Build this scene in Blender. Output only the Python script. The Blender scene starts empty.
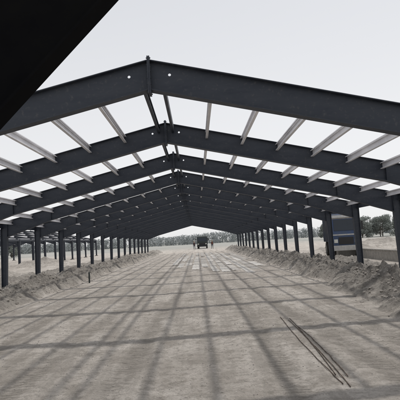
import bpy, math, random
from mathutils import Vector, Matrix, noise
random.seed(7)
scene=bpy.context.scene
COL=scene.collection
try:
    scene.view_settings.view_transform='Standard'; scene.view_settings.look='None'; scene.view_settings.exposure=0
except Exception: pass

# ------------------------------------------------------------------ materials
def newmat(name):
    m=bpy.data.materials.new(name); m.use_nodes=True
    nt=m.node_tree; b=nt.nodes.get('Principled BSDF')
    return m,nt,b
def N(nt,t,**kw):
    n=nt.nodes.new(t)
    for k,v in kw.items(): setattr(n,k,v)
    return n
def mixrgb(nt,fac,a,b,blend='MIX'):
    n=nt.nodes.new('ShaderNodeMix'); n.data_type='RGBA'; n.blend_type=blend
    for s,v in ((n.inputs[0],fac),(n.inputs[6],a),(n.inputs[7],b)):
        if isinstance(v,(int,float)): s.default_value=v
        elif isinstance(v,tuple): s.default_value=(v[0],v[1],v[2],1)
        else: nt.links.new(v,s)
    return n.outputs[2]
def ramp(nt,src,p0,p1,v0=0.0,v1=1.0):
    n=nt.nodes.new('ShaderNodeMapRange'); n.inputs[1].default_value=p0; n.inputs[2].default_value=p1
    n.inputs[3].default_value=v0; n.inputs[4].default_value=v1
    nt.links.new(src,n.inputs[0]); return n.outputs[0]
def noisef(nt,vec,scale,detail=4,rough=0.55):
    n=nt.nodes.new('ShaderNodeTexNoise'); n.inputs['Scale'].default_value=scale
    n.inputs['Detail'].default_value=detail; n.inputs['Roughness'].default_value=rough
    if vec is not None: nt.links.new(vec,n.inputs['Vector'])
    return n.outputs['Fac']
def simple(name,col,rough=0.6,metal=0.0,var=0.25,scale=6.0,col2=None,rand=0.0,bump=0.0,spec=None):
    m,nt,b=newmat(name)
    tc=N(nt,'ShaderNodeTexCoord')
    f=noisef(nt,tc.outputs['Object'],scale,6,0.65)
    f2=ramp(nt,f,0.35,0.68)
    c2=col2 if col2 else tuple(c*(1-var) for c in col)
    c=mixrgb(nt,f2,col,c2)
    if rand>0:
        oi=N(nt,'ShaderNodeObjectInfo')
        r=ramp(nt,oi.outputs['Random'],0,1,1-rand,1+rand)
        v=N(nt,'ShaderNodeVectorMath',operation='SCALE'); nt.links.new(c,v.inputs[0]); nt.links.new(r,v.inputs['Scale'])
        c=v.outputs[0]
    nt.links.new(c,b.inputs['Base Color'])
    b.inputs['Roughness'].default_value=rough; b.inputs['Metallic'].default_value=metal
    if spec is not None: b.inputs['Specular IOR Level'].default_value=spec
    if bump>0:
        bp=N(nt,'ShaderNodeBump'); bp.inputs['Strength'].default_value=bump; bp.inputs['Distance'].default_value=0.02
        nt.links.new(f,bp.inputs['Height']); nt.links.new(bp.outputs[0],b.inputs['Normal'])
    return m
def mat_steel():
    m,nt,b=newmat('dark_painted_steel')
    g=N(nt,'ShaderNodeNewGeometry'); P=g.outputs['Position']
    mp=N(nt,'ShaderNodeMapping'); mp.inputs['Scale'].default_value=(1.2,1.2,5); nt.links.new(P,mp.inputs['Vector'])
    a=noisef(nt,mp.outputs[0],1.3,6,0.7); d=noisef(nt,P,14,5,0.7)
    c=mixrgb(nt,ramp(nt,a,0.35,0.7),(0.024,0.031,0.046),(0.052,0.059,0.073))
    c=mixrgb(nt,ramp(nt,d,0.56,0.74,0,0.55),c,(0.13,0.125,0.12))
    nt.links.new(c,b.inputs['Base Color']); nt.links.new(ramp(nt,a,0.3,0.7,0.42,0.70),b.inputs['Roughness'])
    b.inputs['Specular IOR Level'].default_value=0.4
    return m
M_steel=mat_steel()
M_black=simple('standin_black',(0.004,0.004,0.005),1.0,0.0,col2=(0.007,0.007,0.007),scale=2,spec=0.08)  # near-black for the made-up A frame that fills the view's corner
M_galv=simple('primer_purlin_steel',(0.82,0.82,0.84),0.45,0.0,col2=(0.60,0.60,0.63),scale=1.6,rand=0.2)
M_conc=simple('concrete',(0.34,0.32,0.29),0.9,0,col2=(0.22,0.21,0.19),scale=5,bump=0.4)
M_rust=simple('rusty_rebar',(0.10,0.065,0.045),0.8,0.2,col2=(0.05,0.04,0.035),scale=12)
M_sheet=simple('galvanised_sheet',(0.54,0.53,0.51),0.8,0.0,col2=(0.40,0.375,0.34),scale=1.1,rand=0.15,spec=0.12)
M_sheet2=simple('dark_sheet',(0.33,0.325,0.315),0.8,0.0,col2=(0.47,0.435,0.39),scale=1.3,rand=0.18,spec=0.12)
M_blue=simple('blue_truck_paint',(0.022,0.055,0.15),0.5,0,col2=(0.055,0.075,0.11),scale=3)
M_dkgreen=simple('dark_green_paint',(0.02,0.03,0.028),0.5,0,scale=3)
M_tyre=simple('tyre_rubber',(0.02,0.02,0.02),0.9,0,col2=(0.06,0.055,0.045),scale=4)
M_rim=simple('wheel_rim_metal',(0.40,0.39,0.37),0.5,0.2)
M_glass=simple('dark_window_glass',(0.012,0.02,0.032),0.12,0,spec=0.5)
M_plastic=simple('black_plastic',(0.02,0.02,0.022),0.6)
M_white=simple('dusty_white_paint',(0.45,0.44,0.42),0.5)
M_lamp=simple('headlamp_lens',(0.6,0.6,0.55),0.15)
M_red=simple('dull_red_fabric',(0.07,0.028,0.025),0.8)
M_cargo=simple('truck_bed_grey_paint',(0.03,0.045,0.075),0.5,0,col2=(0.07,0.07,0.07),scale=2)
M_clod=simple('dirt_clod',(0.37,0.34,0.305),0.95,0,col2=(0.24,0.22,0.195),scale=3,bump=0.5)
M_vest=simple('orange_vest',(0.14,0.05,0.03),0.8)
M_hat=simple('yellow_helmet',(0.25,0.20,0.10),0.5)
M_skin=simple('skin',(0.42,0.25,0.17),0.6)
M_bark=simple('bark',(0.16,0.145,0.13),0.9,0,scale=9,bump=0.5)
M_leaf=simple('tree_foliage',(0.25,0.27,0.25),0.95,0,col2=(0.21,0.23,0.21),scale=1.3,spec=0.0)  # leaf colour lightened and flattened, with distance haze painted in
M_leaf_far=simple('distant_hazy_foliage',(0.34,0.36,0.36),1.0,0,col2=(0.30,0.325,0.325),scale=0.12,spec=0.0)  # aerial haze is painted into this pale greyed leaf colour

def mat_clothes():
    m,nt,b=newmat('work_clothes')
    tc=N(nt,'ShaderNodeTexCoord'); sp=N(nt,'ShaderNodeSeparateXYZ'); nt.links.new(tc.outputs['Object'],sp.inputs[0])
    a=ramp(nt,sp.outputs['Z'],0.93,0.95); bb=ramp(nt,sp.outputs['Z'],1.45,1.47); s=ramp(nt,sp.outputs['Z'],0.09,0.10)
    c=mixrgb(nt,s,(0.02,0.018,0.016),(0.035,0.04,0.06))
    c=mixrgb(nt,a,c,(0.05,0.055,0.07)); c=mixrgb(nt,bb,c,(0.42,0.25,0.17))
    nt.links.new(c,b.inputs['Base Color']); b.inputs['Roughness'].default_value=0.8
    return m
M_clothes=mat_clothes()

def mat_ground():
    m,nt,b=newmat('sandy_ground')
    g=N(nt,'ShaderNodeNewGeometry'); P=g.outputs['Position']
    big=noisef(nt,P,0.5,7,0.68); mid=noisef(nt,P,2.1,8,0.72); fine=noisef(nt,P,8,8,0.75); grain=noisef(nt,P,38,6,0.78)
    c=mixrgb(nt,ramp(nt,big,0.42,0.58),(0.78,0.725,0.66),(0.59,0.54,0.485))
    c=mixrgb(nt,ramp(nt,mid,0.47,0.62,0,0.9),c,(0.44,0.40,0.355))
    c=mixrgb(nt,ramp(nt,fine,0.50,0.64,0,0.7),c,(0.35,0.32,0.28))
    c=mixrgb(nt,ramp(nt,grain,0.55,0.68,0,0.5),c,(0.85,0.80,0.74))
    c=mixrgb(nt,ramp(nt,grain,0.45,0.33,0,0.65),c,(0.30,0.27,0.24))
    mp=N(nt,'ShaderNodeMapping'); mp.inputs['Scale'].default_value=(2.2,0.22,1); nt.links.new(P,mp.inputs['Vector'])
    tr=noisef(nt,mp.outputs[0],1.0,6,0.6)
    c=mixrgb(nt,ramp(nt,tr,0.50,0.60,0,0.55),c,(0.41,0.375,0.335))
    # trampled patches of small dents
    vo=N(nt,'ShaderNodeTexVoronoi'); vo.inputs['Scale'].default_value=3.6; vo.inputs['Randomness'].default_value=1.0; nt.links.new(P,vo.inputs['Vector'])
    dent=N(nt,'ShaderNodeMath',operation='MULTIPLY'); nt.links.new(ramp(nt,vo.outputs['Distance'],0.05,0.30,1,0),dent.inputs[0]); nt.links.new(ramp(nt,big,0.46,0.56),dent.inputs[1])
    c=mixrgb(nt,ramp(nt,dent.outputs[0],0.0,1.0,0,0.4),c,(0.36,0.33,0.29))
    sp=N(nt,'ShaderNodeSeparateXYZ'); nt.links.new(P,sp.inputs[0])
    at=N(nt,'ShaderNodeAttribute'); at.attribute_name='spoil'
    ar=N(nt,'ShaderNodeAttribute'); ar.attribute_name='rut'
    wv=N(nt,'ShaderNodeTexWave'); wv.wave_type='BANDS'; wv.bands_direction='Y'; wv.inputs['Scale'].default_value=2.6; wv.inputs['Distortion'].default_value=7.0; wv.inputs['Detail'].default_value=4; wv.inputs['Detail Scale'].default_value=2.5; nt.links.new(P,wv.inputs['Vector'])
    mu=N(nt,'ShaderNodeMath',operation='MULTIPLY'); nt.links.new(wv.outputs['Fac'],mu.inputs[0]); nt.links.new(ar.outputs['Fac'],mu.inputs[1])
    mu2=N(nt,'ShaderNodeMath',operation='MULTIPLY'); nt.links.new(mu.outputs[0],mu2.inputs[0]); nt.links.new(ramp(nt,mid,0.42,0.6),mu2.inputs[1]); mu=mu2
    c=mixrgb(nt,ramp(nt,ar.outputs['Fac'],0.2,1,0,0.32),c,(0.41,0.375,0.335))
    c=mixrgb(nt,ramp(nt,mu.outputs[0],0.1,0.9,0,0.5),c,(0.36,0.33,0.29))
    bn=noisef(nt,P,3.2,8,0.78)
    bc=mixrgb(nt,ramp(nt,bn,0.42,0.60),(0.44,0.41,0.37),(0.20,0.185,0.168))
    c=mixrgb(nt,at.outputs['Fac'],c,bc)
    fz=ramp(nt,sp.outputs['Y'],85,140); fc=mixrgb(nt,ramp(nt,noisef(nt,P,0.03,3),0.4,0.6),(0.44,0.43,0.40),(0.34,0.35,0.325))
    c=mixrgb(nt,fz,c,fc)
    nt.links.new(c,b.inputs['Base Color']); b.inputs['Roughness'].default_value=0.95
    b.inputs['Specular IOR Level'].default_value=0.12
    prev=None
    for hsrc,st,dist,inv in ((fine,1.0,0.10,False),(grain,0.9,0.025,False),(mid,0.8,0.16,False),(mu.outputs[0],0.6,0.018,False),(dent.outputs[0],0.8,0.04,True)):
        b1=N(nt,'ShaderNodeBump'); b1.inputs['Strength'].default_value=st; b1.inputs['Distance'].default_value=dist; b1.invert=inv
        nt.links.new(hsrc,b1.inputs['Height'])
        if prev: nt.links.new(prev.outputs[0],b1.inputs['Normal'])
        prev=b1
    nt.links.new(prev.outputs[0],b.inputs['Normal'])
    return m
M_ground=mat_ground()

# ------------------------------------------------------------------ mesh builder
class MB:
    def __init__(s): s.v=[]; s.f=[]; s.mi=[]
    def add(s,vs,fs,mi=0):
        o=len(s.v); s.v+= [tuple(v) for v in vs]; s.f+=[tuple(i+o for i in f) for f in fs]; s.mi+=[mi]*len(fs)
    def box(s,x0,x1,y0,y1,z0,z1,M=None,mi=0):
        vs=[Vector(p) for p in ((x0,y0,z0),(x1,y0,z0),(x1,y1,z0),(x0,y1,z0),(x0,y0,z1),(x1,y0,z1),(x1,y1,z1),(x0,y1,z1))]
        if M is not None: vs=[M@v for v in vs]
        s.add(vs,[(0,3,2,1),(4,5,6,7),(0,1,5,4),(1,2,6,5),(2,3,7,6),(3,0,4,7)],mi)
    def strip(s,xs,zt,zb,y0,y1,mi=0):
        n=len(xs); vs=[]
        for x,a,b in zip(xs,zt,zb): vs+=[(x,y0,b),(x,y0,a),(x,y1,a),(x,y1,b)]
        fs=[]
        for i in range(n-1):
            a=4*i; c=a+4
            fs+=[(a,c,c+1,a+1),(a+1,c+1,c+2,a+2),(a+2,c+2,c+3,a+3),(a+3,c+3,c,a)]
        fs+=[(0,1,2,3),(4*n-1,4*n-2,4*n-3,4*n-4)]
        s.add(vs,fs,mi)
    def cyl(s,p1,p2,r1,r2=None,seg=10,mi=0):
        r2=r1 if r2 is None else r2
        p1=Vector(p1);p2=Vector(p2); q=(p2-p1).to_track_quat('Z','Y')
        vs=[];fs=[]
        for k in range(seg):
            a=2*math.pi*k/seg; d=q@Vector((math.cos(a),math.sin(a),0)); vs+=[p1+d*r1,p2+d*r2]
        for k in range(seg):
            a=2*k;b=(2*k+2)%(2*seg); fs.append((a,b,b+1,a+1))
        fs.append(tuple(2*k for k in range(seg))[::-1]); fs.append(tuple(2*k+1 for k in range(seg)))
        s.add(vs,fs,mi)
    def prismx(s,prof,x0,x1,mi=0):
        n=len(prof); vs=[(x0,y,z) for y,z in prof]+[(x1,y,z) for y,z in prof]
        fs=[tuple(range(n))[::-1],tuple(range(n,2*n))]+[(i,(i+1)%n,n+(i+1)%n,n+i) for i in range(n)]
        s.add(vs,fs,mi)
    def lathex(s,prof,seg=24,mi=0):
        n=len(prof); vs=[];fs=[]
        for k in range(seg):
            a=2*math.pi*k/seg
            for x,r in prof: vs.append((x,r*math.cos(a),r*math.sin(a)))
        for k in range(seg):
            for i in range(n):
                j=(i+1)%n; k2=(k+1)%seg
                fs.append((k*n+i,k*n+j,k2*n+j,k2*n+i))
        s.add(vs,fs,mi)
    def mesh(s,name,mats,smooth=False):
        me=bpy.data.meshes.new(name); me.from_pydata(s.v,[],s.f)
        if not isinstance(mats,(list,tuple)): mats=[mats]
        for m in mats: me.materials.append(m)
        me.polygons.foreach_set('material_index',s.mi)
        if smooth: me.polygons.foreach_set('use_smooth',[True]*len(s.f))
        me.update(); return me
def obj(name,me,parent=None,loc=(0,0,0),rot=None,bevel=0.0):
    o=bpy.data.objects.new(name,me); COL.objects.link(o)
    o.location=loc
    if rot is not None: o.rotation_euler=rot
    if parent is not None: o.parent=parent
    if bevel>0:
        md=o.modifiers.new('bevel','BEVEL'); md.width=bevel; md.segments=2; md.limit_method='ANGLE'
    return o
def top(o,label,cat,group=None):
    o['label']=label; o['category']=cat
    if group: o['group']=group
    return o
def rec_normals(me):
    import bmesh
    bm=bmesh.new(); bm.from_mesh(me); bmesh.ops.recalc_face_normals(bm,faces=bm.faces); bm.to_mesh(me); bm.free()

# ------------------------------------------------------------------ ground
def sm(a,b,x):
    t=max(0.0,min(1.0,(x-a)/(b-a))); return t*t*(3-2*t)
Y0=7.3; BAY=4.0; NF=18
RUTS=((-3.9,0.2),(-2.1,0.2),(-1.0,.18),(0.75,0.18),(2.6,0.18),(3.9,.2))
def height(x,y,full=False):
    n1=noise.noise(Vector((x*0.2,y*0.12,0)))
    z=0.015*n1; sp=0.0; rut=0.0
    if abs(x)<40 and y<110:
        n2=noise.noise(Vector((x*1.3,y*1.0,3.1))); n3=noise.noise(Vector((x*4.1,y*3.6,7.7))); n4=noise.noise(Vector((x*9,y*8,1.7)))
        z+=0.004*n2+0.010*n3+0.012*n4
        for rx,w in RUTS:
            cx=rx+0.5*math.sin(y*0.09+rx)+0.25*noise.noise(Vector((y*0.12,rx,1)))
            d=(x-cx)/w
            if abs(d)<3:
                z+=-0.013*math.exp(-d*d)+0.009*math.exp(-(abs(d)-1.7)**2*2); rut=max(rut,math.exp(-d**4))
        near=1-sm(8,22,y)
        nb=noise.noise(Vector((x*0.5,y*0.38,11))); nb2=noise.noise(Vector((x*2.2,y*2.0,5))); nb3=noise.noise(Vector((x*6,y*6,2)))
        rid=1-2*abs(noise.noise(Vector((x*1.5,y*1.3,21)))); rid2=1-2*abs(noise.noise(Vector((x*3.7,y*3.3,9)))); nb4=noise.noise(Vector((x*11,y*11,4)))
        def berm(c,hw,h,k=1.0):
            c+=0.3*noise.noise(Vector((y*0.35,0,c)))+0.18*nb2
            t=abs(x-c)/hw
            if t>=1.25: return 0,0
            prof=(1-t)**0.72 if t<1 else 0
            hh=h*(0.72+0.6*nb+k*(0.34*nb2+0.22*nb3+0.14*nb4+0.26*rid+0.20*rid2))
            return max(0,prof*hh), 1-sm(0.72,1.15,t+0.35*nb2)
        if y<84:
            a,s1=berm(6.15-0.40*near,1.10+0.36*near,0.62+0.03*near)
            b_,s2=berm(-7.25,0.90,0.56,.85)
            c_,s3=berm(8.6,1.0,0.35)
            d_,s4=berm(-9.6,1.0,0.35)
            z+=a+b_+c_+d_; sp=max(s1,s2*0.85,s3*0.8,s4*0.7)
            z+=0.18*sm(-6.9,-7.9,x)
        for hx,hy,hr,hh in ((14,44,4,.8),(17.5,36,3.6,.6),(21,52,5,1.0),(-13,30,2.5,0.5),(-16,48,4,.7),(-11.5,22,1.6,0.4)):
            d=math.hypot(x-hx,y-hy)/hr
            if d<1: z+=hh*(1-d)*(1+0.7*nb2+.3*rid); sp=max(sp,(1-d)*0.6)
    if full: return z,sp,rut*(1-sp)
    return z,sp
def build_ground():
    a=[-10.2+0.06*i for i in range(int(19.6/0.06)+1)]
    r=[];x=a[-1];st=0.08
    while x<1500: st*=1.09; x+=st; r.append(x)
    l=[];x=a[0];st=0.08
    while x>-1500: st*=1.09; x-=st; l.append(x)
    xs=l[::-1]+a+r
    ys=[];y=-20
    while y<3: ys.append(y); y+=0.8
    y=3.2
    while y<1800:
        ys.append(y); y+=max(0.055,(y)*0.005)
        if y>120: y+=y*0.03
    nx=len(xs);ny=len(ys)
    vs=[];sp=[];ru=[]
    for y in ys:
        for x in xs:
            z,s,q=height(x,y,True); vs.append((x,y,z)); sp.append(s); ru.append(q)
    fs=[(j*nx+i,j*nx+i+1,(j+1)*nx+i+1,(j+1)*nx+i) for j in range(ny-1) for i in range(nx-1)]
    me=bpy.data.meshes.new('ground'); me.from_pydata(vs,[],fs); me.materials.append(M_ground)
    at=me.attributes.new('spoil','FLOAT','POINT'); at.data.foreach_set('value',sp)
    at=me.attributes.new('rut','FLOAT','POINT'); at.data.foreach_set('value',ru)
    me.polygons.foreach_set('use_smooth',[True]*len(fs)); me.update()
    o=obj('ground',me); o['kind']='structure'
build_ground()

def clods():
    mb=MB()
    ico=[(0,0,1),(0.89,0,0.45),(0.28,0.85,0.45),(-0.72,0.53,0.45),(-0.72,-0.53,0.45),(0.28,-0.85,0.45),(0.72,0.53,-0.45),(-0.28,0.85,-0.45),(-0.89,0,-0.45),(-0.28,-0.85,-0.45),(0.72,-0.53,-0.45),(0,0,-1)]
    F=[(0,1,2),(0,2,3),(0,3,4),(0,4,5),(0,5,1),(1,6,2),(2,7,3),(3,8,4),(4,9,5),(5,10,1),(1,10,6),(2,6,7),(3,7,8),(4,8,9),(5,9,10),(6,11,7),(7,11,8),(8,11,9),(9,11,10),(10,11,6)]
    def one(x,y,r):
        z=height(x,y)[0]
        vs=[]
        a=random.uniform(0,6.28)
        sx,sy,sz=random.uniform(.7,1.3),random.uniform(.7,1.3),random.uniform(.5,.9)
        for p in ico:
            k=random.uniform(0.75,1.2)*r
            px,py=p[0]*sx*k,p[1]*sy*k
            vs.append((x+px*math.cos(a)-py*math.sin(a),y+px*math.sin(a)+py*math.cos(a),z+p[2]*sz*k))
        mb.add(vs,F)
    for i in range(5000):
        y=6+38*random.random()**1.2; c=6.15-0.40*(1-sm(8,22,y))
        one(random.gauss(c-0.2,0.55),y,random.choice((0.01,0.015,0.02,0.03,0.05)))
    for i in range(2200):
        y=10+38*random.random()**1.2
        one(random.gauss(-7.1,0.45),y,random.choice((0.015,0.025,0.035,.05)))
    for i in range(4500):
        y=4.5+18*random.random()**1.5
        one(random.uniform(-6,5),y,random.choice((0.005,0.007,0.010,0.016)))
    o=obj('dirt_clods',mb.mesh('dirt_clods',M_clod)); o['kind']='stuff'
    top(o,'loose grey brown dirt clods scattered over sandy ground','dirt')
clods()

# ------------------------------------------------------------------ steel building
S=0.235; T=4.86; W=7.5; D=0.50
PUR=[0.17,1.02,1.88,2.74,3.60,4.46,5.32,6.18,7.04]
def rafter_mesh(sign):
    mb=MB(); t=0.016
    xs=[0.024,5.4,7.28]; zt=[T-S*x for x in xs]; dep=[D,D,D+0.18]
    zb=[a-d for a,d in zip(zt,dep)]
    mb.strip(xs,[z-t for z in zt],[z+t for z in zb],-0.006,0.006)
    web=mb; fl=MB()
    xt=[0.024,7.50]
    fl.strip(xt,[T-S*x for x in xt],[T-S*x-t for x in xt],-0.09,0.09)
    fl.strip(xs,[z+t for z in zb],zb,-0.09,0.09)
    for x in (5.4,):
        a=T-S*x-t-0.002; b=(T-S*x)-D+t+0.002
        fl.box(x-.005,x+.005,-0.075,-0.0062,b,a); fl.box(x-.005,x+.005,0.0062,0.075,b,a)
    for x in PUR:
        z=T-S*(x+.054)-t
        fl.box(x+0.046,x+0.054,0.0062,0.16,z-0.2,z-0.004)
    for x in (0.215,2.79,5.37):
        fl.cyl((x,0.62,T-S*x-0.20),(x,0.07,T-S*x-D+0.03),0.016,seg=6)
    me=web.mesh('w',M_steel); rec_normals(me); o=obj('tmp',me)
    cb=MB()
    for x,dz in ((0.33,0.17),):
        z=T-S*x-dz; cb.cyl((x,-0.2,z),(x,0.2,z),0.024,seg=16)
    cm=cb.mesh('c',M_steel); rec_normals(cm); c=obj('tmpc',cm)
    md=o.modifiers.new('b','BOOLEAN'); md.object=c; md.operation='DIFFERENCE'; md.solver='EXACT'
    dg=bpy.context.evaluated_depsgraph_get(); me2=bpy.data.meshes.new_from_object(o.evaluated_get(dg))
    for q in (o,c): bpy.data.objects.remove(q,do_unlink=True)
    fl.add([v.co[:] for v in me2.vertices],[tuple(p.vertices) for p in me2.polygons])
    if sign<0: fl.v=[(-x,y,z) for x,y,z in fl.v]; fl.f=[f[::-1] for f in fl.f]
    m=fl.mesh('rafter',M_steel); rec_normals(m); return m
CB=7.30; CT=7.22
def column_mesh(sign):
    mb=MB(); t=0.014; zb=0.30; zt=T-S*W-0.02
    mb.add([(CB+t,-.006,zb),(7.5-t,-.006,zb),(7.5-t,-.006,zt),(CT+t,-.006,zt),(CB+t,.006,zb),(7.5-t,.006,zb),(7.5-t,.006,zt),(CT+t,.006,zt)],
           [(0,1,2,3),(7,6,5,4),(0,4,5,1),(1,5,6,2),(2,6,7,3),(3,7,4,0)])
    mb.box(7.5-t,7.5,-.08,.08,zb,zt)
    mb.add([(CB,-.08,zb),(CB+t,-.08,zb),(CT+t,-.08,zt-0.02),(CT,-.08,zt-0.02),(CB,.08,zb),(CB+t,.08,zb),(CT+t,.08,zt-0.02),(CT,.08,zt-0.02)],
           [(0,1,2,3),(7,6,5,4),(0,4,5,1),(1,5,6,2),(2,6,7,3),(3,7,4,0)])
    mb.box(7.22,7.54,-.14,.14,zb-0.022,zb-0.001)
    for x in (7.24,7.52):
        for y in (-.115,.115): mb.cyl((x,y,zb-0.05),(x,y,zb+0.05),0.012,seg=6)
    if sign<0: mb.v=[(-x,y,z) for x,y,z in mb.v]; mb.f=[f[::-1] for f in mb.f]
    m=mb.mesh('column',M_steel); rec_normals(m); return m
def foot_mesh(sign):
    mb=MB(); mb.box(7.12,7.62,-.24,.24,-0.5,0.277)
    if sign<0: mb.v=[(-x,y,z) for x,y,z in mb.v]; mb.f=[f[::-1] for f in mb.f]
    m=mb.mesh('footing',M_conc); rec_normals(m); return m
def apex_mesh():
    mb=MB()
    mb.box(0.002,0.022,-.115,.115,T-D-0.06,T+0.05); mb.box(-0.022,-0.002,-.115,.115,T-D-0.06,T+0.05)
    for z in (T+0.025,T-0.09,T-0.2,T-0.31,T-0.41,T-D-0.03):
        for y in (-.075,.075):
            mb.cyl((-0.036,y,z),(0.036,y,z),0.011,seg=6)
    return mb.mesh('apex_plate',M_steel)
ME=dict(rr=rafter_mesh(1),rl=rafter_mesh(-1),cr=column_mesh(1),cl=column_mesh(-1),fr=foot_mesh(1),fl=foot_mesh(-1),ap=apex_mesh())
def building(x0,ystart,nf,label,purlins=True):
    B=obj('steel_frame_building',None,loc=(x0,ystart,0)); top(B,label,'building under construction')
    for i in range(nf):
        F=obj('portal_frame',None,B,(0,i*BAY,0))
        for nm,k in (('rafter','rr'),('rafter','rl'),('column','cr'),('column','cl'),('concrete_footing','fr'),('concrete_footing','fl'),('apex_plate','ap')):
            obj(nm,ME[k],F)
    t=0.005
    for sgn in (1,-1):
        for x in (PUR if purlins else PUR[::2]):
            mb=MB(); ztop=T-S*x-0.045; h=0.16
            for i in range(nf-1):
                a=i*BAY+0.012; b=(i+1)*BAY-0.012; j=random.uniform(-.012,.012)
                x1=x-0.03+j; x2=x+0.03+j
                mb.box(x2-t,x2,a,b,ztop-h,ztop-S*0.03); mb.box(x1,x2-t-.0005,a,b,ztop-t,ztop); mb.box(x1,x2-t-.0005,a,b,ztop-h,ztop-h+t)
                mb.box(x1,x1+t,a,b,ztop-h+t+.0005,ztop-h+0.022); mb.box(x1,x1+t,a,b,ztop-.022,ztop-t-.0005)
            if sgn<0: mb.v=[(-p,q,r) for p,q,r in mb.v]; mb.f=[f[::-1] for f in mb.f]
            obj('purlin',mb.mesh('purlin',M_steel if x<0.5 else M_galv),B)
        mb=MB()
        zt=T-S*7.42-0.05
        for i in range(nf-1):
            a=i*BAY+0.012; b=(i+1)*BAY-0.012
            mb.box(7.47,7.478,a,b,zt-0.2,zt); mb.box(7.40,7.4695,a,b,zt-0.2,zt-0.193); mb.box(7.40,7.4695,a,b,zt-0.007,zt)
        if sgn<0: mb.v=[(-p,q,r) for p,q,r in mb.v]; mb.f=[f[::-1] for f in mb.f]
        obj('eave_beam',mb.mesh('eave_beam',M_steel),B)
    return B
building(-0.62,Y0,NF,'long dark steel portal frame shed standing unclad on sand')
building(-25.5,Y0+20,15,'neighbouring bare steel frame shed beyond the earth bank',False)

# ------------------------------------------------------------------ made-up A frame, added so one leg fills the view's dark corner
def aframe():
    xa=1.0; y=3.0
    E=obj('standin_frame',None,loc=(xa,y,0)); top(E,'made-up black A-frame added to fill the dark upper left corner of the view','stand-in frame')
    za=5.115; k=1.042; dep=0.84
    L=math.hypot(1,k)
    for s in (-1,1):
        mb=MB(); zoff=dep*L
        xs=[0.012,za/k-0.10]
        zb=[za-k*x for x in xs]; zt=[z+zoff for z in zb]
        t=0.03
        mb.strip(xs,[z-t for z in zt],[z+t for z in zb],-0.01,0.01)
        mb.strip(xs,zt,[z-t for z in zt],-0.09,0.09); mb.strip(xs,[z+t for z in zb],zb,-0.09,0.09)
        mb.v=[(s*px,py,max(pz,0.05)) for px,py,pz in mb.v]
        me=mb.mesh('standin_leg',M_black); rec_normals(me); obj('standin_leg',me,E)
        mb=MB(); a=za/k; mb.box(a-0.3,a+1.1,-.3,.3,-0.12,0.048); mb.v=[(s*p,q,r) for p,q,r in mb.v]
        me=mb.mesh('base_plate',M_black); rec_normals(me); obj('base_plate',me,E)
    mb=MB(); mb.box(-.35,.35,-.12,-.095,4.95,6.2); mb.box(-.35,.35,.095,.12,4.95,6.2); obj('apex_plate',mb.mesh('tp',M_black),E)
aframe()

# ------------------------------------------------------------------ things on the ground
def sheet(x,y,w,l,rz,dark,dz=0):
    mb=MB(); n=int(w/0.05); ph=0.008
    vs=[];fs=[]; ny=7
    for j in range(ny+1):
        yy=-l/2+l*j/ny; sag=0.004*math.sin(j*1.3+x)
        for i in range(n+1):
            vs.append((-w/2+w*i/n,yy,(ph if (i//2)%2 else 0)+sag))
    m=n+1
    for j in range(ny):
        for i in range(n): fs.append((j*m+i,j*m+i+1,(j+1)*m+i+1,(j+1)*m+i))
    mb.add(vs,fs)
    hz=max(height(x+a*w/2,y+b*l/2)[0] for a in (-1,0,1) for b in (-1,-.5,0,.5,1))
    o=obj('roofing_sheet',mb.mesh('roofing_sheet',M_sheet2 if dark else M_sheet),loc=(x,y,hz+0.004+dz),rot=(0,0,rz))
    md=o.modifiers.new('s','SOLIDIFY'); md.thickness=0.004
    top(o,'dusty grey corrugated metal sheet lying on the sand' if dark else 'pale galvanised corrugated metal sheet lying on the sand','metal sheet','metal sheets laid on the floor')
rng=random.Random(11)
for k in range(11):
    x=-2.0+k*0.61; dark=rng.random()<0.4; y=(38,34,35.5,31,32.5,28,26.5,27.5,25,27.8,31)[k]+rng.uniform(-.5,.5)
    yend=66-abs(k-4)*1.5
    while y<yend:
        l=rng.uniform(4.6,6.4)
        d=dark if rng.random()<.65 else (not dark)
        if rng.random()<.12: y+=l*.7; continue
        sheet(x+rng.uniform(-.02,.02)+(y-26)*.006,y+l/2,rng.choice((.42,.46,.5)),l,rng.uniform(-.008,.008),d)
        y+=l+rng.uniform(.04,.5)
def rod(p0,p1,bow):
    mb=MB(); o0=Vector((p0[0],p0[1],0)); n=16; P=[]
    for i in range(n+1):
        t=i/n; x=p0[0]+(p1[0]-p0[0])*t+bow*math.sin(t*math.pi); y=p0[1]+(p1[1]-p0[1])*t
        P.append(Vector((x,y,height(x,y)[0]+0.014))-o0)
    for a,b in zip(P[:-1],P[1:]): mb.cyl(a,b,0.0065,seg=7)
    o=obj('rebar_rod',mb.mesh('rebar_rod',M_rust,True),loc=o0)
    top(o,'thin rusty steel reinforcing rod lying on sand','rebar','reinforcing rods on the ground')
for p in (((1.84,10.9),(1.72,5.9),-.04),((1.93,10.4),(1.78,5.8),.04),((2.0,10.6),(1.75,6.3),.03),((1.98,9.6),(1.88,6.2),.04)): rod(*p)
mb=MB(); mb.cyl((0,0,-0.2),(0,0,.52),0.045,0.04,12); mb.cyl((0,0,.521),(0,0,.57),.055,.03,12)
o=obj('marker_post',mb.mesh('marker_post',M_dkgreen),loc=(-5.75,24.5,0)); top(o,'short dark green marker post standing in the sand','post')
mb=MB(); mb.box(-.12,.12,0,22,-.3,.6); mb.box(-.16,.16,0,22,.602,.67)
o=obj('concrete_wall',mb.mesh('concrete_wall',M_conc),loc=(11.8,20,0)); top(o,'low pale concrete wall beside the shed columns','wall')

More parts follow.
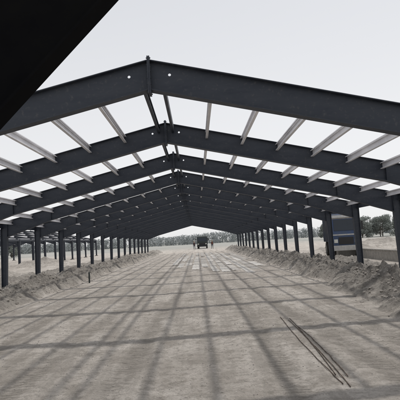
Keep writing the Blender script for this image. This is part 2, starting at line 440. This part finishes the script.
# ------------------------------------------------------------------ truck
def truck(loc,rz,paint,label,H=2.5,ln=7.6,scale=(1,1,1),crane=False):
    E=obj('truck',None,loc=loc,rot=(0,0,rz)); E.scale=scale; top(E,label,'truck')
    w=1.15
    mb=MB(); mb.prismx([(0,.75),(-.04,1.45),(.16,2.62),(.34,2.82),(1.65,2.86),(1.75,2.7),(1.75,.75)],-w,w)
    me=mb.mesh('cab',paint); rec_normals(me); obj('cab',me,E,bevel=.06)
    def slab(name,y0,z0,y1,z1,x0,x1,mat,off=.02,par=E):
        d=Vector((0,y1-y0,z1-z0)).normalized(); n=Vector((0,-d.z,d.y)); n=n if n.y<0 else -n
        m=MB(); a=Vector((0,y0,z0))+n*off; b=Vector((0,y1,z1))+n*off; a2=a-n*(off*1.4); b2=b-n*(off*1.4)
        vs=[(x0,a.y,a.z),(x1,a.y,a.z),(x1,b.y,b.z),(x0,b.y,b.z),(x0,a2.y,a2.z),(x1,a2.y,a2.z),(x1,b2.y,b2.z),(x0,b2.y,b2.z)]
        m.add(vs,[(0,1,2,3),(7,6,5,4),(0,4,5,1),(1,5,6,2),(2,6,7,3),(3,7,4,0)]); me=m.mesh(name,mat); rec_normals(me); return obj(name,me,par)
    slab('windshield',-.005,1.72,.135,2.42,-w+.2,w-.2,M_glass,off=.035)
    slab('grille',0.0,.85,-.035,1.30,-.62,.62,M_plastic,off=.035)
    for s in (-1,1):
        m=MB(); m.box(min(s*w,s*(w+.015)),max(s*w,s*(w+.015)),.35,1.25,1.6,2.45); obj('side_window',m.mesh('side_window',M_glass),E)
        m=MB(); m.box(min(s*.70,s*1.02),max(s*.70,s*1.02),-.09,.02,.95,1.18); obj('headlight',m.mesh('headlight',M_lamp),E,bevel=.015)
        m=MB(); m.cyl((s*w,.1,2.3),(s*(w+.25),-.05,2.3),.015); m.box(min(s*(w+.16),s*(w+.34)),max(s*(w+.16),s*(w+.34)),-.1,-.03,1.75,2.28); obj('side_mirror',m.mesh('side_mirror',M_plastic),E)
    m=MB(); m.box(-w-.03,w+.03,-.22,.08,.45,.78); obj('bumper',m.mesh('bumper',M_white if crane else M_plastic),E,bevel=.03)
    m=MB()
    for s in (-.42,.34): m.box(s,s+.08,.1,ln,.72,.95)
    m.box(-.338,.338,2.5,2.6,.74,.93); m.box(-.338,.338,ln-.5,ln-.4,.74,.93)
    obj('chassis',m.mesh('chassis',M_plastic),E)
    m=MB(); m.box(-w,w,1.95,ln,1.0,1.12)
    m.box(-w,-w+.05,1.95,ln,1.121,H); m.box(w-.05,w,1.95,ln,1.121,H); m.box(-w+.051,w-.051,1.95,2.0,1.121,H+.3); m.box(-w+.051,w-.051,ln-.05,ln,1.121,H)
    y=2.1
    while y<ln-.1:
        m.box(-w-.06,-w-.001,y,y+.08,1.0,H); m.box(w+.001,w+.06,y,y+.08,1.0,H); y+=.72
    obj('cargo_bed',m.mesh('cargo_bed',M_cargo),E)
    if crane:
        m=MB(); m.box(-.25,.25,2.1,2.6,1.13,3.3)
        m.cyl((0,2.35,3.2),(-.75,1.2,3.5),.10,.08,10); m.cyl((-.75,1.2,3.5),(.7,1.0,3.2),.07,.05,10); m.cyl((.7,1.0,3.2),(.7,1.0,2.9),.03,.03,8)
        m.cyl((0,2.35,2.6),(-.5,1.6,3.38),.04,.04,8)
        obj('crane_arm',m.mesh('crane_arm',M_cargo),E)
        m=MB()
        for x in (-1.0,-.35,.35,1.0): m.cyl((x,.5,2.83),(x,.5,3.08),.02); m.cyl((x,1.5,2.85),(x,1.5,3.08),.02)
        for yy in (.5,1.0,1.5): m.cyl((-1.05,yy,3.08),(1.05,yy,3.08),.02)
        for x in (-1.03,1.03): m.cyl((x,.45,3.08),(x,1.55,3.08),.02)
        obj('roof_rack',m.mesh('roof_rack',M_plastic),E)
        m=MB()
        for x in (.8,1.05): m.cyl((x,-.14,.8),(x,-.04,2.75),.018)
        for i in range(7): z=.95+i*.27; yy=-.14+.1*(z-.8)/1.95; m.cyl((.8,yy,z),(1.05,yy,z),.014)
        obj('ladder',m.mesh('ladder',M_rim),E)
        slab('sun_visor',.10,2.50,.19,2.66,-w+.05,w-.05,M_white,off=.12)
        m=MB(); m.box(-w+.05,w-.05,-.062,-.03,1.42,1.50); obj('trim_stripe',m.mesh('trim_stripe',M_white),E)
        m=MB(); m.cyl((-1.0,.6,3.09),(-1.0,.6,3.25),.06,.05,10); obj('beacon_lamp',m.mesh('beacon_lamp',M_vest),E)
    tp=[(-.14,.33),(-.14,.46),(-.10,.51),(.10,.51),(.14,.46),(.14,.33)]
    tm=MB(); tm.lathex(tp,28); tme=tm.mesh('tyre',M_tyre,True)
    rm=MB(); rm.cyl((-.1,0,0),(.1,0,0),.335,seg=20); rm.cyl((-.13,0,0),(.13,0,0),.12,seg=12)
    rme=rm.mesh('rim',M_rim)
    for y in ((.75,5.2,6.4) if ln>7 else (.75,ln-1.1)):
        for s in (-1,1):
            We=obj('wheel',None,E,(s*(w-.17),y,.5)); obj('tyre',tme,We); obj('rim',rme,We)
    return E
truck((10.85,33.5,height(10.85,34)[0]+.05),math.radians(-9),M_blue,'dark blue lorry with folded crane arm parked outside the columns',H=2.7,ln=5.4,scale=(.84,1.0,1.14),crane=True)
truck((1.2,104.0,0.0),math.radians(-2),M_dkgreen,'dark lorry parked beyond the open end of the shed')

# ------------------------------------------------------------------ people
def person(loc,rz,label,vest=M_vest):
    pts=[(0,0,.95),(0,0,1.12),(0,0,1.32),(0,0,1.45),(0,-.01,1.53),(0,-.02,1.62),(0,-.02,1.71),
         (.10,0,.88),(.12,-.03,.50),(.13,.02,.09),(.13,-.13,.04),
         (-.10,0,.88),(-.13,.05,.50),(-.15,.12,.09),(-.15,-.03,.04),
         (.17,0,1.40),(.23,.02,1.12),(.25,-.10,.88),(-.17,0,1.40),(-.24,.02,1.12),(-.27,-.06,.87)]
    rad=[.15,.13,.15,.09,.055,.09,.075,.095,.06,.045,.035,.095,.06,.045,.035,.06,.045,.032,.06,.045,.032]
    ed=[(0,1),(1,2),(2,3),(3,4),(4,5),(5,6),(0,7),(7,8),(8,9),(9,10),(0,11),(11,12),(12,13),(13,14),(3,15),(15,16),(16,17),(3,18),(18,19),(19,20)]
    me=bpy.data.meshes.new('person'); me.from_pydata(pts,ed,[]); me.materials.append(M_clothes)
    o=obj('person',me,loc=loc,rot=(0,0,rz)); top(o,label,'person')
    o.modifiers.new('skin','SKIN'); sv=me.skin_vertices[0].data
    for i,r in enumerate(rad): sv[i].radius=(r,r*.8 if i<4 else r)
    sv[0].use_root=True
    md=o.modifiers.new('sub','SUBSURF'); md.levels=1; md.render_levels=1
    m=MB(); seg=16; prof=[(1.0,.185,.145),(1.15,.175,.14),(1.33,.20,.15),(1.44,.13,.10)]
    vs=[];fs=[]
    for z,a,b in prof:
        for k in range(seg): t=2*math.pi*k/seg; vs.append((a*math.cos(t),b*math.sin(t),z))
    for j in range(3):
        for k in range(seg): fs.append((j*seg+k,j*seg+(k+1)%seg,(j+1)*seg+(k+1)%seg,(j+1)*seg+k))
    m.add(vs,fs); obj('vest',m.mesh('vest',vest,True),o)
    m=MB(); vs=[];fs=[]
    for j in range(5):
        ph=j/4*math.pi/2*.97
        for k in range(seg): t=2*math.pi*k/seg; vs.append((.125*math.cos(ph)*math.cos(t),-.02+.14*math.cos(ph)*math.sin(t),1.70+.12*math.sin(ph)))
    for j in range(4):
        for k in range(seg): fs.append((j*seg+k,j*seg+(k+1)%seg,(j+1)*seg+(k+1)%seg,(j+1)*seg+k))
    m.add(vs,fs); m.box(-.09,.09,-.22,-.12,1.69,1.705); obj('helmet',m.mesh('helmet',M_hat,True),o)
    for s,p in ((1,(.25,-.10,.88)),(-1,(-.27,-.06,.87))):
        m=MB(); x,y,z=p; m.box(x-.018,x+.018,y-.045,y+.04,z-.10,z)
        for k,l in enumerate((.07,.085,.08,.06)):
            yy=y-.034+k*.023; m.cyl((x,yy,z-.10),(x-s*.012,yy,z-.10-l),.010,.008,6)
        m.cyl((x,y-.045,z-.04),(x-s*.02,y-.075,z-.10),.012,.009,6); obj('hand',m.mesh('hand',M_skin),o)
person((3.1,94,height(3.1,94)[0]),.3,'worker in brownish vest and helmet walking on sand')
person((-.6,101,height(-.6,101)[0]),-2.6,'worker in dark red vest standing near the parked lorry',M_red)

# ------------------------------------------------------------------ trees
def leafcloud(mb,c,r,n,size,rg,flat=.8):
    for _ in range(n):
        d=Vector((rg.gauss(0,1),rg.gauss(0,1),rg.gauss(0,1)*flat)); d=d.normalized()*r*(rg.random()**.4)
        p=c+Vector((d.x,d.y,d.z*flat)); u=Vector((rg.uniform(-1,1),rg.uniform(-1,1),rg.uniform(-1,1))).normalized(); v=u.orthogonal().normalized()
        u*=size*rg.uniform(.6,1.2); v*=size*rg.uniform(.5,.9)
        mb.add([p-u*.6-v*.4,p+u*.2-v*.6,p+u*.7+v*.1,p-u*.1+v*.6],[(0,1,2,3)])
def tree(x,y,h,rg,label):
    E=obj('tree',None,loc=(x,y,0)); top(E,label,'tree','trees beside the site')
    t=MB(); c=MB(); base=Vector((0,0,-.2)); lean=Vector((rg.uniform(-.4,.4),rg.uniform(-.4,.4),h*.5))
    t.cyl(base,lean,.16,.1,8); t.cyl(lean,lean*1.6,.1,.03,7)
    for i in range(26):
        a=rg.uniform(0,6.28); k=rg.uniform(.08,1.5); s=lean*k; e=s+Vector((math.cos(a)*h*.28,math.sin(a)*h*.28,h*rg.uniform(.02,.2)))*(1.4-.5*k)
        t.cyl(s,e,.06,.02,6); leafcloud(c,e,h*rg.uniform(.12,.20),190,.24,rg)
    obj('trunk',t.mesh('trunk',M_bark,True),E); obj('crown',c.mesh('crown',M_leaf),E)
rg=random.Random(5)
for x,y,h in ((38,134,5.2),(41,128,5.7),(44,134,6.3),(46.8,130,6.1),(49.5,134,6.9),(52.3,131,6.5),(55,136,7.0),(58,130,6.6),(61,136,7.0),(64,131,6.8),(67,135,7),(-58,128,6.0),(-53,133,5.4),(-63,122,6.4)):
    tree(x,y,h,rg,'leafy tree on flat ground beyond the site')
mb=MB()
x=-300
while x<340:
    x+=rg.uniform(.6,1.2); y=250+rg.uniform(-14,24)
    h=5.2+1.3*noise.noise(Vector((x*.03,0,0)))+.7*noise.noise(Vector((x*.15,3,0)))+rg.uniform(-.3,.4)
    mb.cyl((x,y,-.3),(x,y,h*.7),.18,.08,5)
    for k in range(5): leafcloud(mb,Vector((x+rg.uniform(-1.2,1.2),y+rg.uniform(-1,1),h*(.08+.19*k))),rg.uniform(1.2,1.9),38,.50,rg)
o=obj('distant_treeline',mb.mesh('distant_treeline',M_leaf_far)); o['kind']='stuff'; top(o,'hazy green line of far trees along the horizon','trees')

# ------------------------------------------------------------------ light
sd=Vector((0.26,0.46,1.0)).normalized()
el=math.asin(sd.z); az=math.atan2(sd.x,sd.y)
w=bpy.data.worlds.new('World'); scene.world=w; w.use_nodes=True; nt=w.node_tree
bg=nt.nodes['Background']; sky=nt.nodes.new('ShaderNodeTexSky'); sky.sky_type='NISHITA'; sky.sun_disc=False
sky.sun_elevation=el; sky.sun_rotation=az; sky.dust_density=2.0; sky.air_density=1.0; sky.ozone_density=1.0
hs=nt.nodes.new('ShaderNodeHueSaturation'); hs.inputs['Saturation'].default_value=0.2; hs.inputs['Value'].default_value=1.2
nt.links.new(sky.outputs[0],hs.inputs['Color'])
tc=nt.nodes.new('ShaderNodeTexCoord'); sp=nt.nodes.new('ShaderNodeSeparateXYZ'); nt.links.new(tc.outputs['Generated'],sp.inputs[0])
hz=mixrgb(nt,ramp(nt,sp.outputs['Z'],0.05,0.55),(8.3,8.3,8.35),(6.2,6.35,6.75))
c=mixrgb(nt,0.80,hs.outputs[0],hz)
nt.links.new(c,bg.inputs['Color']); bg.inputs['Strength'].default_value=0.112
sl=bpy.data.lights.new('sun','SUN'); sl.energy=2.15; sl.angle=math.radians(1.7); sl.color=(1,.955,.90)
so=bpy.data.objects.new('sun',sl); COL.objects.link(so); so.rotation_euler=(-sd).to_track_quat('-Z','Y').to_euler(); so.location=(20,20,40)

# ------------------------------------------------------------------ camera
cd=bpy.data.cameras.new('camera'); cam=bpy.data.objects.new('camera',cd); COL.objects.link(cam)
cd.sensor_width=36; cd.lens=41.4; cd.clip_end=4000; cd.clip_start=.05
yaw=math.radians(-0.7); pitch=math.radians(5.0); roll=math.radians(-3.3)
cam.matrix_world=Matrix.Translation((0,0,1.9))@Matrix.Rotation(yaw,4,'Z')@Matrix.Rotation(math.pi/2+pitch,4,'X')@Matrix.Rotation(roll,4,'Z')
scene.camera=cam
